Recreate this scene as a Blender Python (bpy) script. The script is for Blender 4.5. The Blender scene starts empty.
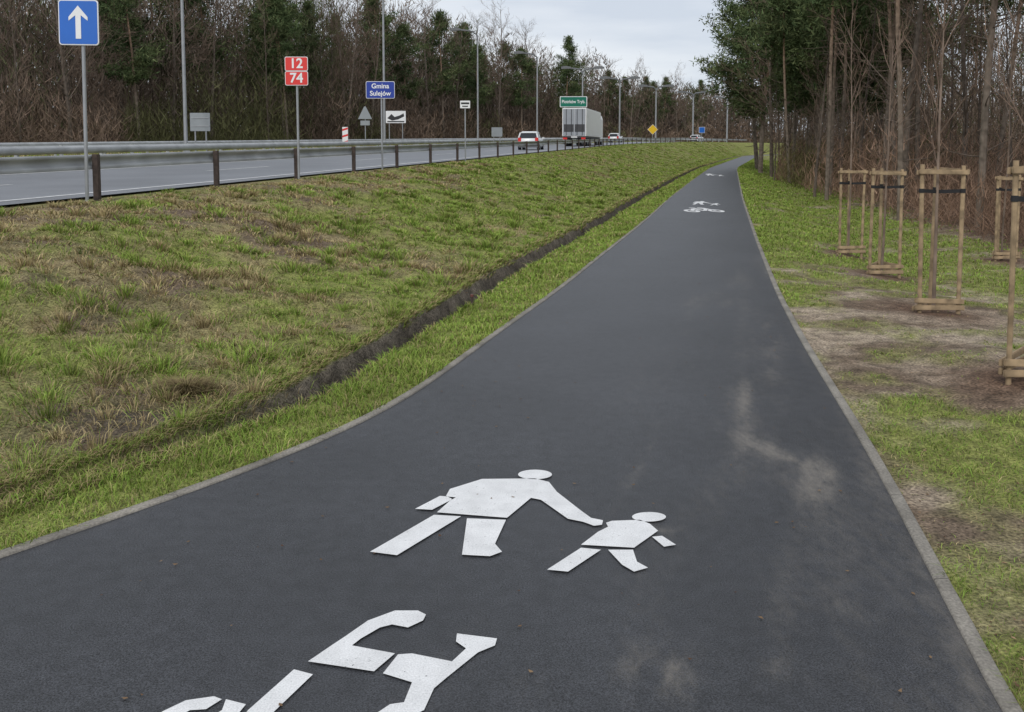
import bpy, bmesh, math, random
import numpy as np
from mathutils import Vector, Matrix
random.seed(7); RG=np.random.default_rng(11)
scn=bpy.context.scene; COL=scn.collection
scn.view_settings.view_transform='Standard'; scn.view_settings.look='None'; scn.view_settings.exposure=0
F=900.0; CY=217.0; EYE=2.0; TH=math.radians(85.5); CT,ST=math.cos(TH),math.sin(TH)
# ------------------------------------------------ camera
cam=bpy.data.cameras.new('camera'); co=bpy.data.objects.new('camera',cam); COL.objects.link(co)
co.location=(0,0,EYE); co.rotation_euler=(TH,0,0); cam.sensor_width=36; cam.lens=F/1024*36
cam.shift_y=(CY-356)/1024; cam.clip_end=4000; cam.clip_start=0.1; scn.camera=co
def gp(px,py,h=0.0):
    a=(px-512)/F; b=-(py-CY)/F; t=(h-EYE)/(b*ST-CT); return (a*t,(b*CT+ST)*t)
def P(px,py,Y):
    a=(px-512)/F; b=-(py-CY)/F; t=Y/(b*CT+ST); return Vector((a*t,Y,EYE+t*(b*ST-CT)))
# ------------------------------------------------ noise
def _h(i,j,s): 
    n=(i*374761393+j*668265263+s*974634777)&0xffffffff
    n=((n^(n>>13))*1274126177)&0xffffffff; return ((n^(n>>16))&0xffff)/65535.0
def vn(x,y,s=0):
    x=np.asarray(x,float); y=np.asarray(y,float)
    i=np.floor(x).astype(np.int64); j=np.floor(y).astype(np.int64); u=x-i; v=y-j
    u=u*u*(3-2*u); v=v*v*(3-2*v)
    return (_h(i,j,s)*(1-u)+_h(i+1,j,s)*u)*(1-v)+(_h(i,j+1,s)*(1-u)+_h(i+1,j+1,s)*u)*v
def fbm(x,y,s=0,o=4):
    t=0;a=.5;m=0
    for k in range(o): t=t+a*vn(x*2**k,y*2**k,s+k*17); m+=a; a*=.5
    return t/m
def sst(a,b,x): t=np.clip((x-a)/(b-a),0,1); return t*t*(3-2*t)
# ------------------------------------------------ layout curves
def Xr(Y):
    Y=np.asarray(Y,float); q=np.clip(Y-100,0,180); return -10.59+.209*Y+.00166*q*q+np.clip(Y-280,0,1e5)*.6
def zr(Y):
    Y=np.asarray(Y,float); return 1.1+.0113*(np.clip(Y,-10,170)-15.8)
TY=np.exp(np.linspace(math.log(7),math.log(900),700))-7-2.5
def curve(pix,extra_lo,extra_hi):
    k=sorted([tuple(reversed(gp(*p))) for p in pix]+extra_lo+extra_hi)
    y=np.array([a for a,b in k]); x=np.array([b for a,b in k])
    t=np.interp(TY,y,x)
    for _ in range(3):
        p=np.pad(t,6,mode='edge'); p[:6]=t[0]-(t[1]-t[0])*np.arange(6,0,-1); p[-6:]=t[-1]+(t[-1]-t[-2])*np.arange(1,7)
        t=np.convolve(p,np.ones(13)/13,'valid')
    return t
TL=curve([(0,558),(100,525),(200,490),(300,454),(370,423),(430,385),(487,341),(560,290),(600,257),(622,240),(650,217),(668,200),(693,180),(710,168)],
         [(3,-3.5),(-3,-7.6)],[(160,40.2),(220,58.0),(900,270.)])
TR=curve([(1001,712),(923,560),(877,470),(851,425),(799,340),(774,290),(755,240),(742,200),(738,180),(736,168)],
         [(0,1.06),(-3,.40)],[(160,43.1),(220,61.),(900,273.)])
lo=Xr(TY)+6.0
mx=np.maximum(TL,lo); dd=mx-TL
dd=np.convolve(np.pad(dd,15,mode='edge'),np.ones(31)/31,'valid'); TL=TL+dd; TR=TR+dd
def XL(Y): return np.interp(Y,TY,TL)
def XR(Y): return np.interp(Y,TY,TR)
def DK(Y): return 1.30-.30*sst(6.5,15,Y)      # the ditch runs closer to the path near the viewer
SAP=[(1031,7.35),(934,10.95),(880.5,15.0),(847,18.6),(1000,18.8)]
SAPXY=[((px-512)/F*Y*1.01,Y) for px,Y in SAP]
def zground(X,Y):
    X=np.asarray(X,float); Y=np.asarray(Y,float)
    L=XL(Y); R=XR(Y); rr=Xr(Y)+.55; Z=zr(Y); kk=DK(Y)
    t=X-R; d=L-X
    zR=-np.clip(.045*(Y-9.5),-.1,.5)
    n=(fbm(X*.9,Y*.9,5)-.5)
    n2=(fbm(X*5,Y*5,9,3)-.5)
    right=-.005+zR*sst(0,3.2,t)+n*.16*sst(.1,1.5,t)+n2*.035*sst(.0,.3,t)
    ds=d*kk
    strip=-.005-.05*sst(0,1,ds)+n2*.03*sst(0,.3,d)
    wob=(vn(Y*1.3,Y*0+3,3)-.5)*.08+(vn(Y*5,Y*0+7,4)-.5)*.04
    dd=ds+wob; k=sst(5.4,7.6,Y)
    ditch=np.where(dd<1.26,-.05-.16*k*sst(1.04,1.26,dd),np.where(dd<1.34,-.05-.16*k,-.05-.16*k+(.07+.15*k)*sst(1.32,1.47,dd)))+n2*.05*k
    D=(L-rr)*kk; u=np.clip((dd-1.47)/(D-1.47),0,1)
    S=.42*u+.58*u*u*(3-2*u)
    emb=.02+(Z-.02)*S+n*.34*np.sin(np.pi*u)+n2*.09*sst(0,.05,u)*(1-sst(.93,1,u))+n2*.05*k*(1-sst(0,.05,u))
    left=Z-.05
    far=sst(24,32,rr-X)*.35
    z=np.where(t>0,right,np.where(d<=0,-.05,np.where(ds<1.0,strip,np.where(dd<1.47,ditch,np.where(ds<D,emb,left+far)))))
    return z
def gpg(px,py):
    h=0.0
    for _ in range(12):
        x,y=gp(px,py,h); h=.5*h+.5*float(zground(np.array([x]),np.array([y]))[0])
    return x,y
# ------------------------------------------------ colour fields
C=lambda *a: np.array(a,float)
LUSH=C(.18,.30,.05); OLIVE=C(.275,.29,.085); STRAW=C(.44,.36,.185); BROWN=C(.225,.165,.10); SOIL=C(.175,.13,.092); DARK=C(.16,.135,.105); SAND=C(.37,.30,.225); LITTER=C(.14,.088,.06)
def mix(a,b,t): t=np.asarray(t)[...,None]; return a*(1-t)+b*t
def green_at(X,Y):
    L=XL(Y); R=XR(Y); t=X-R; d=L-X; D=L-(Xr(Y)+.55); ds=d*DK(Y); u=np.clip((d-1.5)/(D-1.5),0,1)
    n=fbm(X*.6+3,Y*.6,21); n1=fbm(X*2.2,Y*2.2,31)
    g_emb=.56+.55*sst(10,32,Y)+(n-.5)*2.1+(n1-.5)*1.8-.48*sst(.55,.95,u)*(1-sst(25,50,Y))+.16*sst(.45,.0,u)
    g_emb-=.28*sst(7.5,4,Y)
    g_strip=.97+(n1-.5)*.4
    g_r=.54+.75*sst(11,17,Y)+(n-.5)*2.3+(n1-.5)*2.6
    g_r+=.75*np.exp(-(((X-4.0)/1.0)**2+((Y-5.9)/.8)**2))-.6*np.exp(-(((t-1.0)/.8)**2+((Y-10)/3)**2))-.45*sst(.7,.15,t)*sst(14,9,Y)
    g_r-=.75*sst(4.2,6.4,t)*sst(8,14,Y)
    g_r-=.9*sst(5.4,7.2,t)
    for (sx,sy) in SAPXY: g_r=g_r-1.4*np.exp(-(((X-sx)/.7)**2+((Y-sy)/.75)**2))
    return np.clip(np.where(t>0,g_r,np.where(ds<1.1,g_strip,g_emb)),0,1)
MX,MY=gpg(120,420)
def ground_col(X,Y):
    L=XL(Y); R=XR(Y); t=X-R; d=(L-X)*DK(Y); wob=(vn(Y*1.3,Y*0+3,3)-.5)*.08+(vn(Y*5,Y*0+7,4)-.5)*.04
    g=green_at(X,Y); n=fbm(X*1.3,Y*1.3,41)
    c=mix(mix(SOIL,STRAW*.65,sst(.3,.7,n)),OLIVE*.8,g)
    cr=mix(mix(SOIL,SAND,sst(.38,.64,fbm(X*1.6+7,Y*1.6,51,5))),OLIVE*.75,g)
    lit=np.clip(sst(5.0,7.5,t),0,1)
    for (sx,sy) in SAPXY: lit=np.maximum(lit,1.2*np.exp(-(((X-sx)/.65)**2+((Y-sy)/.75)**2)))
    cr=mix(cr,LITTER,np.clip(lit,0,1))
    c=np.where((t>0)[...,None],cr,c)
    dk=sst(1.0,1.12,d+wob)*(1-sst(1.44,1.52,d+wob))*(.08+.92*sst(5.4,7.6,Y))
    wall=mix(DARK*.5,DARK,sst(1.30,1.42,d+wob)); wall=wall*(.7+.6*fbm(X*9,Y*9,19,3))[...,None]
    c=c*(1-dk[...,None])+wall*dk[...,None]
    c=mix(c,DARK*.45,.9*np.exp(-(((X-MX)/.5)**2+((Y-MY)/.38)**2))*sst(.3,.6,fbm(X*4,Y*4,13)+.15))
    fl=sst(26,30,Xr(Y)-X); c=mix(c,LITTER,fl)
    return c
# ------------------------------------------------ material helpers
def newmat(name):
    m=bpy.data.materials.new(name); m.use_nodes=True; nt=m.node_tree; b=nt.nodes['Principled BSDF']; return m,nt,b
def N(nt,t,**k):
    n=nt.nodes.new(t)
    for a,v in k.items(): setattr(n,a,v)
    return n
def mulnoise(nt,colsock,scale,lo,hi,detail=4,vec=None):
    no=N(nt,'ShaderNodeTexNoise'); no.inputs['Scale'].default_value=scale; no.inputs['Detail'].default_value=detail
    if vec: nt.links.new(vec,no.inputs['Vector'])
    mr=N(nt,'ShaderNodeMapRange'); mr.inputs[1].default_value=.3; mr.inputs[2].default_value=.7; mr.inputs[3].default_value=lo; mr.inputs[4].default_value=hi
    nt.links.new(no.outputs[0],mr.inputs[0])
    mx=N(nt,'ShaderNodeVectorMath',operation='SCALE'); nt.links.new(colsock,mx.inputs[0]); nt.links.new(mr.outputs[0],mx.inputs['Scale'])
    return mx.outputs[0],no.outputs[0]
def simple(name,col,rough=.6,metal=0,var=.15,scale=6,bump=0):
    m,nt,b=newmat(name); rgb=N(nt,'ShaderNodeRGB'); rgb.outputs[0].default_value=(*col,1)
    tc=N(nt,'ShaderNodeTexCoord')
    o,no=mulnoise(nt,rgb.outputs[0],scale,1-var,1+var,vec=tc.outputs['Object'])
    nt.links.new(o,b.inputs['Base Color']); b.inputs['Roughness'].default_value=rough; b.inputs['Metallic'].default_value=metal
    if bump:
        bp=N(nt,'ShaderNodeBump'); bp.inputs['Strength'].default_value=bump; bp.inputs['Distance'].default_value=.01
        nt.links.new(no,bp.inputs['Height']); nt.links.new(bp.outputs[0],b.inputs['Normal'])
    return m
def attrmat(name,rough=.8,var=.3,scale=8,bump=0,scale2=None,var2=.3,dist=.02,diffuse=False):
    m,nt,b=newmat(name); at=N(nt,'ShaderNodeAttribute'); at.attribute_name='Col'; 
    if diffuse:   # thin foliage and twigs: a plain diffuse surface
        df=N(nt,'ShaderNodeBsdfDiffuse'); g=N(nt,'ShaderNodeNewGeometry'); o,_=mulnoise(nt,at.outputs['Color'],scale,1-var,1+var,1,g.outputs['Position']); nt.links.new(o,df.inputs[0])
        nt.links.new(df.outputs[0],nt.nodes['Material Output'].inputs[0]); nt.nodes.remove(b); return m
    g=N(nt,'ShaderNodeNewGeometry')
    o,no=mulnoise(nt,at.outputs['Color'],scale,1-var,1+var,vec=g.outputs['Position'])
    if scale2: o,no=mulnoise(nt,o,scale2,1-var2,1+var2,vec=g.outputs['Position'])
    nt.links.new(o,b.inputs['Base Color']); b.inputs['Roughness'].default_value=rough
    b.inputs['Specular IOR Level'].default_value=.2
    if bump:
        bp=N(nt,'ShaderNodeBump'); bp.inputs['Strength'].default_value=bump; bp.inputs['Distance'].default_value=dist
        nt.links.new(no,bp.inputs['Height']); nt.links.new(bp.outputs[0],b.inputs['Normal'])
    return m
M={}
M['ground']=attrmat('ground_mat',.95,.4,7,1.,50,.6,.03)
M['blade']=attrmat('grass_mat',.75,.12,3,diffuse=True)
M['bark']=attrmat('bark_mat',.9,.3,5,diffuse=True)
M['needle']=attrmat('needle_mat',.75,.25,2,diffuse=True)
M['twig']=attrmat('twig_mat',.9,.25,.15,diffuse=True)
M['pole']=simple('galvanised_pole',(.33,.34,.35),.5,.4,.12,3)
M['rail']=simple('galvanised_rail',(.36,.37,.375),.6,.15,.22,1.5)
M['post']=simple('dark_post',(.06,.042,.035),.8,0,.4,12)
M['blue']=simple('sign_blue',(.015,.13,.52),.4,0,.05,2)
M['navy']=simple('sign_navy',(.01,.04,.30),.4,0,.05,2)
M['red']=simple('sign_red',(.68,.035,.03),.4,0,.05,2)
M['green']=simple('sign_green',(.0,.16,.10),.4,0,.05,2)
M['yellow']=simple('sign_yellow',(.75,.47,.02),.4,0,.05,2)
M['white']=simple('sign_white',(.78,.78,.78),.4,0,.04,2)
M['black']=simple('black_paint',(.02,.02,.022),.5,0,.1,4)
M['signback']=simple('sign_back',(.27,.29,.30),.5,.4,.08,2)
M['wood']=simple('stake_wood',(.31,.225,.135),.85,0,.4,9,.4)
M['strap']=simple('strap_black',(.012,.012,.014),.7)
M['lamp']=simple('lamp_head_grey',(.14,.145,.15),.5)
M['carwhite']=simple('car_paint_white',(.75,.76,.77),.25,0,.03,1)
M['glass']=simple('car_glass',(.02,.025,.03),.1,0,.05,1)
M['tyre']=simple('tyre_rubber',(.02,.02,.02),.9)
M['rim']=simple('rim_metal',(.4,.4,.42),.35,.6)
M['tail']=simple('tail_light_red',(.6,.02,.015),.25)
M['pegred']=simple('peg_cap',(.14,.05,.04),.7)
M['trailer']=simple('trailer_white',(.90,.90,.90),.4,0,.02,1)
M['doorgrey']=simple('trailer_door_grey',(.30,.32,.35),.4,0,.08,1)
M['dgrey']=simple('dark_grey_plastic',(.05,.05,.055),.6)
# ------------------------------------------------ object helpers
def link(name,me,mat,parent=None,loc=None):
    o=bpy.data.objects.new(name,me); COL.objects.link(o)
    if mat and not me.materials: me.materials.append(mat)
    if parent: o.parent=parent
    if loc is not None: o.location=loc
    return o
def tag(o,label,cat,group=None,kind=None):
    o['label']=label; o['category']=cat
    if group: o['group']=group
    if kind: o['kind']=kind
    return o
def empty(name,loc,label,cat,group=None,rz=0,scale=1):
    o=bpy.data.objects.new(name,None); COL.objects.link(o); o.location=loc; o.rotation_euler=(0,0,rz); o.scale=(scale,)*3
    return tag(o,label,cat,group)
def npmesh(name,V,T,col=None,smooth=False):
    me=bpy.data.meshes.new(name); V=np.ascontiguousarray(V,np.float32); T=np.ascontiguousarray(T,np.int32); k=T.shape[1]
    me.vertices.add(len(V)); me.vertices.foreach_set('co',V.ravel())
    me.loops.add(T.size); me.loops.foreach_set('vertex_index',T.ravel())
    me.polygons.add(len(T)); me.polygons.foreach_set('loop_start',np.arange(0,T.size,k,dtype=np.int32)); me.polygons.foreach_set('loop_total',np.full(len(T),k,np.int32))
    if col is not None:
        a=me.color_attributes.new('Col','FLOAT_COLOR','POINT'); c=np.ones((len(V),4),np.float32); c[:,:3]=col; a.data.foreach_set('color',c.ravel())
    me.update(calc_edges=True)
    if smooth: me.polygons.foreach_set('use_smooth',np.ones(len(T),bool))
    return me
class MB:
    def __init__(s): s.v=[];s.f=[];s.c=[]
    def add(s,V,Fs,c=(1,1,1)):
        n=len(s.v); s.v+=[tuple(p) for p in V]; s.f+=[tuple(i+n for i in f) for f in Fs]; s.c+=[c]*len(V); return s
    def box(s,x0,x1,y0,y1,z0,z1,c=(1,1,1)):
        V=[(x,y,z) for x in(x0,x1) for y in(y0,y1) for z in(z0,z1)]
        return s.add(V,[(0,1,3,2),(4,6,7,5),(0,4,5,1),(2,3,7,6),(0,2,6,4),(1,5,7,3)],c)
    def tube(s,pts,rad,n=8,c=(1,1,1),cap=True):
        pts=[Vector(p) for p in pts]; V=[];m=len(pts)
        for i,p in enumerate(pts):
            d=(pts[min(i+1,m-1)]-pts[max(i-1,0)]).normalized()
            a=d.cross(Vector((1,0,0)) if abs(d.x)<.7 else Vector((0,1,0))).normalized(); b=d.cross(a)
            r=rad[i] if hasattr(rad,'__len__') else rad
            V+=[p+(a*math.cos(2*math.pi*k/n)+b*math.sin(2*math.pi*k/n))*r for k in range(n)]
        Fs=[(i*n+k,i*n+(k+1)%n,(i+1)*n+(k+1)%n,(i+1)*n+k) for i in range(m-1) for k in range(n)]
        if cap: Fs+=[tuple(range(n))[::-1],tuple(range((m-1)*n,m*n))]
        return s.add(V,Fs,c)
    def prism(s,poly,y0,y1,c=(1,1,1)):
        n=len(poly); V=[(x,y0,z) for x,z in poly]+[(x,y1,z) for x,z in poly]
        return s.add(V,[tuple(range(n)),tuple(range(n,2*n))[::-1]]+[(i,i+n,(i+1)%n+n,(i+1)%n) for i in range(n)],c)
    def mesh(s,name,bevel=0,smooth=False,col=True):
        me=bpy.data.meshes.new(name); me.from_pydata(s.v,[],s.f)
        if col:
            a=me.color_attributes.new('Col','FLOAT_COLOR','POINT'); c=np.ones((len(s.v),4),np.float32); c[:,:3]=np.array(s.c); a.data.foreach_set('color',c.ravel())
        bm=bmesh.new(); bm.from_mesh(me); bmesh.ops.recalc_face_normals(bm,faces=bm.faces)
        if bevel: bmesh.ops.bevel(bm,geom=bm.edges[:],offset=bevel,segments=2,affect='EDGES',clamp_overlap=True)
        bm.to_mesh(me); bm.free()
        if smooth: me.polygons.foreach_set('use_smooth',np.ones(len(me.polygons),bool))
        me.update(); return me
    def obj(s,name,mat,parent=None,loc=None,**k): return link(name,s.mesh(name,**k),mat,parent,loc)
def rrect(w,h,r,cx=0,cz=0,n=5):
    out=[]
    for sx,sz,a0 in((1,1,0),(-1,1,90),(-1,-1,180),(1,-1,270)):
        for k in range(n+1):
            a=math.radians(a0+90*k/n); out.append((cx+sx*(w/2-r)+r*math.cos(a),cz+sz*(h/2-r)+r*math.sin(a)))
    return out
def text(name,s,size,loc,mat,parent,bold=.0,sx=1):
    cu=bpy.data.curves.new(name,'FONT'); cu.body=s; cu.size=size; cu.align_x='CENTER'; cu.align_y='CENTER'; cu.offset=bold; cu.extrude=.002
    o=bpy.data.objects.new(name,cu); COL.objects.link(o); dg=bpy.context.evaluated_depsgraph_get()
    me=bpy.data.meshes.new_from_object(o.evaluated_get(dg)); bpy.data.objects.remove(o); me.materials.clear()
    r=link(name,me,mat,parent,loc); r.rotation_euler=(math.pi/2,0,0); r.scale=(sx,1,1); return r
# ------------------------------------------------ world and sun
w=bpy.data.worlds.new('World'); scn.world=w; w.use_nodes=True; nt=w.node_tree; bg=nt.nodes['Background']
sky=N(nt,'ShaderNodeTexSky',sky_type='NISHITA'); sky.sun_disc=False; sky.sun_elevation=math.radians(38); sky.sun_rotation=math.radians(200)
tc=N(nt,'ShaderNodeTexCoord'); mp=N(nt,'ShaderNodeMapping'); mp.inputs['Scale'].default_value=(1.5,1.5,8)
nt.links.new(tc.outputs['Generated'],mp.inputs[0]); no=N(nt,'ShaderNodeTexNoise'); no.inputs['Scale'].default_value=2.0; no.inputs['Detail'].default_value=6
nt.links.new(mp.outputs[0],no.inputs['Vector']); cr=N(nt,'ShaderNodeValToRGB'); e=cr.color_ramp.elements
e[0].position=.36; e[0].color=(.56,.61,.69,1); e[1].position=.62; e[1].color=(.76,.79,.83,1)
nt.links.new(no.outputs[0],cr.inputs[0]); sc=N(nt,'ShaderNodeVectorMath',operation='SCALE'); sc.inputs['Scale'].default_value=10.8
nt.links.new(cr.outputs[0],sc.inputs[0]); mx=N(nt,'ShaderNodeMix',data_type='RGBA'); mx.inputs[0].default_value=.92
nt.links.new(sky.outputs[0],mx.inputs[6]); nt.links.new(sc.outputs[0],mx.inputs[7]); nt.links.new(mx.outputs[2],bg.inputs[0]); bg.inputs[1].default_value=.108
sl=bpy.data.lights.new('sun','SUN'); sl.energy=1.5; sl.angle=math.radians(20); sl.color=(1,.96,.9)
so=bpy.data.objects.new('sun',sl); COL.objects.link(so); so.rotation_euler=(math.radians(52),0,math.radians(-20)); so.location=(0,0,30)
# ------------------------------------------------ ground lattice
Ys=[-2.4]; 
while Ys[-1]<880: Ys.append(Ys[-1]+max(.05,.011*abs(Ys[-1])))
Ys=np.array(Ys)
def lattice(keys,segs):
    cols=[]
    for a,b,n in zip(keys[:-1],keys[1:],segs):
        for k in range(n): cols.append(a+(b-a)*k/n)
    cols.append(keys[-1]); return np.stack(cols,1)
def grid_faces(r,c):
    i=np.arange(r*c).reshape(r,c); return np.stack([i[:-1,:-1],i[:-1,1:],i[1:,1:],i[1:,:-1]],-1).reshape(-1,4)
L_,R_,Rr,K_=XL(Ys),XR(Ys),Xr(Ys),DK(Ys)
keys=[Rr*0-900,Rr-80,Rr-34,Rr-1,Rr+.55,L_-1.60/K_,L_-1.26/K_,L_-1.0/K_,L_,R_,R_+3.2,R_+9,R_+50,Rr*0+1300]
X=lattice(keys,[4,8,10,3,90,24,8,14,8,60,26,12,5]); YY=np.repeat(Ys[:,None],X.shape[1],1)
Z=zground(X,YY); V=np.stack([X,YY,Z],-1).reshape(-1,3)
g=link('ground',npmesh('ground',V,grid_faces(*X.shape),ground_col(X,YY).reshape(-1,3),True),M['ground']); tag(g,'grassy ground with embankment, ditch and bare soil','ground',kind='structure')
# ------------------------------------------------ asphalt path
m,nt,b=newmat('asphalt_path'); at=N(nt,'ShaderNodeAttribute'); at.attribute_name='Col'; ge=N(nt,'ShaderNodeNewGeometry')
rgb=N(nt,'ShaderNodeRGB'); rgb.outputs[0].default_value=(.027,.028,.032,1)
o,_=mulnoise(nt,rgb.outputs[0],.8,.82,1.2,5,ge.outputs['Position']); o,_=mulnoise(nt,o,11,.82,1.25,6,ge.outputs['Position']); o,fine=mulnoise(nt,o,150,.1,2.2,2,ge.outputs['Position'])
mpn=N(nt,'ShaderNodeMapping'); mpn.inputs['Rotation'].default_value=(0,0,math.radians(14)); mpn.inputs['Scale'].default_value=(2.2,.8,1); nt.links.new(ge.outputs['Position'],mpn.inputs[0])
n2=N(nt,'ShaderNodeTexNoise'); n2.inputs['Scale'].default_value=7; n2.inputs['Detail'].default_value=14; n2.inputs['Roughness'].default_value=.88; nt.links.new(mpn.outputs[0],n2.inputs['Vector'])
su=N(nt,'ShaderNodeMath',operation='MULTIPLY_ADD'); nt.links.new(at.outputs['Fac'],su.inputs[0]); su.inputs[1].default_value=.26; nt.links.new(n2.outputs[0],su.inputs[2])
mr=N(nt,'ShaderNodeMapRange'); mr.inputs[1].default_value=.50; mr.inputs[2].default_value=.92; mr.inputs[4].default_value=.85; nt.links.new(su.outputs[0],mr.inputs[0])
mu=N(nt,'ShaderNodeMath',operation='MULTIPLY'); sm=N(nt,'ShaderNodeMapRange'); sm.inputs[2].default_value=.55; nt.links.new(at.outputs['Fac'],sm.inputs[0]); nt.links.new(sm.outputs[0],mu.inputs[0]); nt.links.new(mr.outputs[0],mu.inputs[1])
mx=N(nt,'ShaderNodeMix',data_type='RGBA'); nt.links.new(mu.outputs[0],mx.inputs[0]); nt.links.new(o,mx.inputs[6]); mx.inputs[7].default_value=(.30,.265,.22,1)
nt.links.new(mx.outputs[2],b.inputs['Base Color']); b.inputs['Roughness'].default_value=.47
bp=N(nt,'ShaderNodeBump'); bp.inputs['Strength'].default_value=.7; bp.inputs['Distance'].default_value=.005; nt.links.new(fine,bp.inputs['Height']); nt.links.new(bp.outputs[0],b.inputs['Normal'])
M['asphalt']=m
Yp=Ys[Ys<300]; l,r=XL(Yp),XR(Yp); X=lattice([l,r],[110]); YY=np.repeat(Yp[:,None],X.shape[1],1); u=(X-l[:,None])/(r-l)[:,None]
XX=X-.26*YY
dust=np.clip((fbm(XX*2.6,YY*.7,61,5)-.55)*3.0,0,1)*sst(.35,.75,u)*.35*sst(40,8,YY)+ .06*fbm(X*3,YY*3,66)*sst(.3,.7,u)
def spot(px,py,sx,sy,a,ang=0.0):
    x,y=gp(px,py); dx=X-x; dy=YY-y; c,s=math.cos(ang),math.sin(ang)
    return a*np.exp(-(((c*dx-s*dy)/sx)**2+((s*dx+c*dy)/sy)**2))*np.clip(fbm(XX*6,YY*2.2,71,5)*3-.8,0,1.5)
dust=dust+spot(818,478,.15,.42,.62,.3)+spot(770,450,.09,.35,.45,-.5)+spot(745,400,.07,1.1,.38,.28)+spot(640,460,.06,.8,.4,.3)+spot(655,670,.13,.20,.65)+spot(770,350,.12,2.2,.3,.25)+spot(628,530,.22,.05,.5)+spot(690,320,.08,2.5,.22,.2)+spot(800,600,.25,.5,.2)+spot(770,665,.1,.1,.35)+spot(860,610,.12,.12,.3)
dust=dust+.08*sst(.06,0,u)+.3*sst(.04,0,1-u)*fbm(X*6,YY*6,3)
dust=np.clip(dust,0,.7); Zp=0*X+(fbm(X*.7,YY*.7,90)-.5)*.006
g=link('path',npmesh('path',np.stack([X,YY,Zp],-1).reshape(-1,3),grid_faces(*X.shape),np.repeat(dust.reshape(-1,1),3,1),True),M['asphalt']); tag(g,'dark asphalt cycle and foot path','path',kind='structure')
# kerbs
m,nt,b=newmat('kerb_concrete'); ge=N(nt,'ShaderNodeNewGeometry'); rgb=N(nt,'ShaderNodeRGB'); rgb.outputs[0].default_value=(.235,.215,.185,1)
o,_=mulnoise(nt,rgb.outputs[0],3,.65,1.25,5,ge.outputs['Position']); o,f=mulnoise(nt,o,70,.7,1.3,3,ge.outputs['Position'])
sp=N(nt,'ShaderNodeSeparateXYZ'); nt.links.new(ge.outputs['Position'],sp.inputs[0]); md=N(nt,'ShaderNodeMath',operation='FRACT'); nt.links.new(sp.outputs[1],md.inputs[0])
gt=N(nt,'ShaderNodeMath',operation='GREATER_THAN'); gt.inputs[1].default_value=.008; nt.links.new(md.outputs[0],gt.inputs[0])
mr=N(nt,'ShaderNodeMapRange'); mr.inputs[3].default_value=.5; nt.links.new(gt.outputs[0],mr.inputs[0]); s2=N(nt,'ShaderNodeVectorMath',operation='SCALE'); nt.links.new(o,s2.inputs[0]); nt.links.new(mr.outputs[0],s2.inputs['Scale'])
nt.links.new(s2.outputs[0],b.inputs['Base Color']); b.inputs['Roughness'].default_value=.9; M['kerb']=m
for nm,xe,sg in(('kerb_left',l,-1),('kerb_right',r,1)):
    dx=np.gradient(xe,Yp); nx=1/np.sqrt(1+dx*dx); ny=-dx*nx
    prof=[(-.002,-.08),(-.002,.008),(.006,.014),(.060,.014),(.068,.005),(.068,-.10)]
    V=np.stack([np.stack([xe+sg*nx*a,Yp+sg*ny*a,Yp*0+z],-1) for a,z in prof],1)
    g=link(nm,npmesh(nm,V.reshape(-1,3),grid_faces(len(Yp),len(prof))),M['kerb']); tag(g,'narrow concrete edging of the path','kerb',kind='structure')
# ------------------------------------------------ road
m,nt,b=newmat('road_asphalt'); ge=N(nt,'ShaderNodeNewGeometry'); rgb=N(nt,'ShaderNodeRGB'); rgb.outputs[0].default_value=(.17,.178,.195,1)
o,_=mulnoise(nt,rgb.outputs[0],.5,.85,1.12,4,ge.outputs['Position']); o,f=mulnoise(nt,o,60,.8,1.2,2,ge.outputs['Position'])
nt.links.new(o,b.inputs['Base Color']); b.inputs['Roughness'].default_value=.5; M['road']=m
Yr=Ys[(Ys<340)]; rr=Xr(Yr); z=zr(Yr)
def ribbon(name,a0,a1,dz,mat,label,cat):
    V=np.stack([np.stack([rr+a,Yr,z+dz],-1) for a in(a0,a1)],1)
    return tag(link(name,npmesh(name,V.reshape(-1,3),grid_faces(len(Yr),2)),mat),label,cat,kind='structure')
ribbon('road',-9.2,-.35,-.004,M['road'],'near carriageway of the dual road','road')
ribbon('road',-21.5,-12.6,-.004,M['road'],'far carriageway of the dual road','road')
M['roadpaint']=simple('road_paint',(.62,.62,.62),.6,0,.2,10)
for a in(-1.1,-8.9,-12.9,-21.1): ribbon('edge_line',a,a+.16,.002,M['roadpaint'],'white edge line on the road','road line')
mb=MB()
for c in(-4.8,-17):
    for y0 in np.arange(4,260,12.):
        V=[]
        for y in(y0,y0+4): V+=[(float(Xr(y))+c,y,float(zr(y))+.004),(float(Xr(y))+c+.14,y,float(zr(y))+.004)]
        mb.add(V,[(0,1,3,2)])
tag(mb.obj('lane_line',M['roadpaint'],col=False),'dashed white lane lines','road line',kind='structure')
# ------------------------------------------------ markings
m,nt,b=newmat('path_paint'); ge=N(nt,'ShaderNodeNewGeometry'); rgb=N(nt,'ShaderNodeRGB'); rgb.outputs[0].default_value=(.78,.78,.78,1)
o,_=mulnoise(nt,rgb.outputs[0],140,.80,1.08,3,ge.outputs['Position']); o,_=mulnoise(nt,o,7,.88,1.06,4,ge.outputs['Position'])
wn=N(nt,'ShaderNodeTexNoise'); wn.inputs['Scale'].default_value=55; wn.inputs['Detail'].default_value=6; wn.inputs['Roughness'].default_value=.75; nt.links.new(ge.outputs['Position'],wn.inputs['Vector'])
wr=N(nt,'ShaderNodeMapRange'); wr.inputs[1].default_value=.62; wr.inputs[2].default_value=.68; nt.links.new(wn.outputs[0],wr.inputs[0])
wm=N(nt,'ShaderNodeMix',data_type='RGBA'); nt.links.new(wr.outputs[0],wm.inputs[0]); nt.links.new(o,wm.inputs[6]); wm.inputs[7].default_value=(.12,.12,.12,1)
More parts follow.
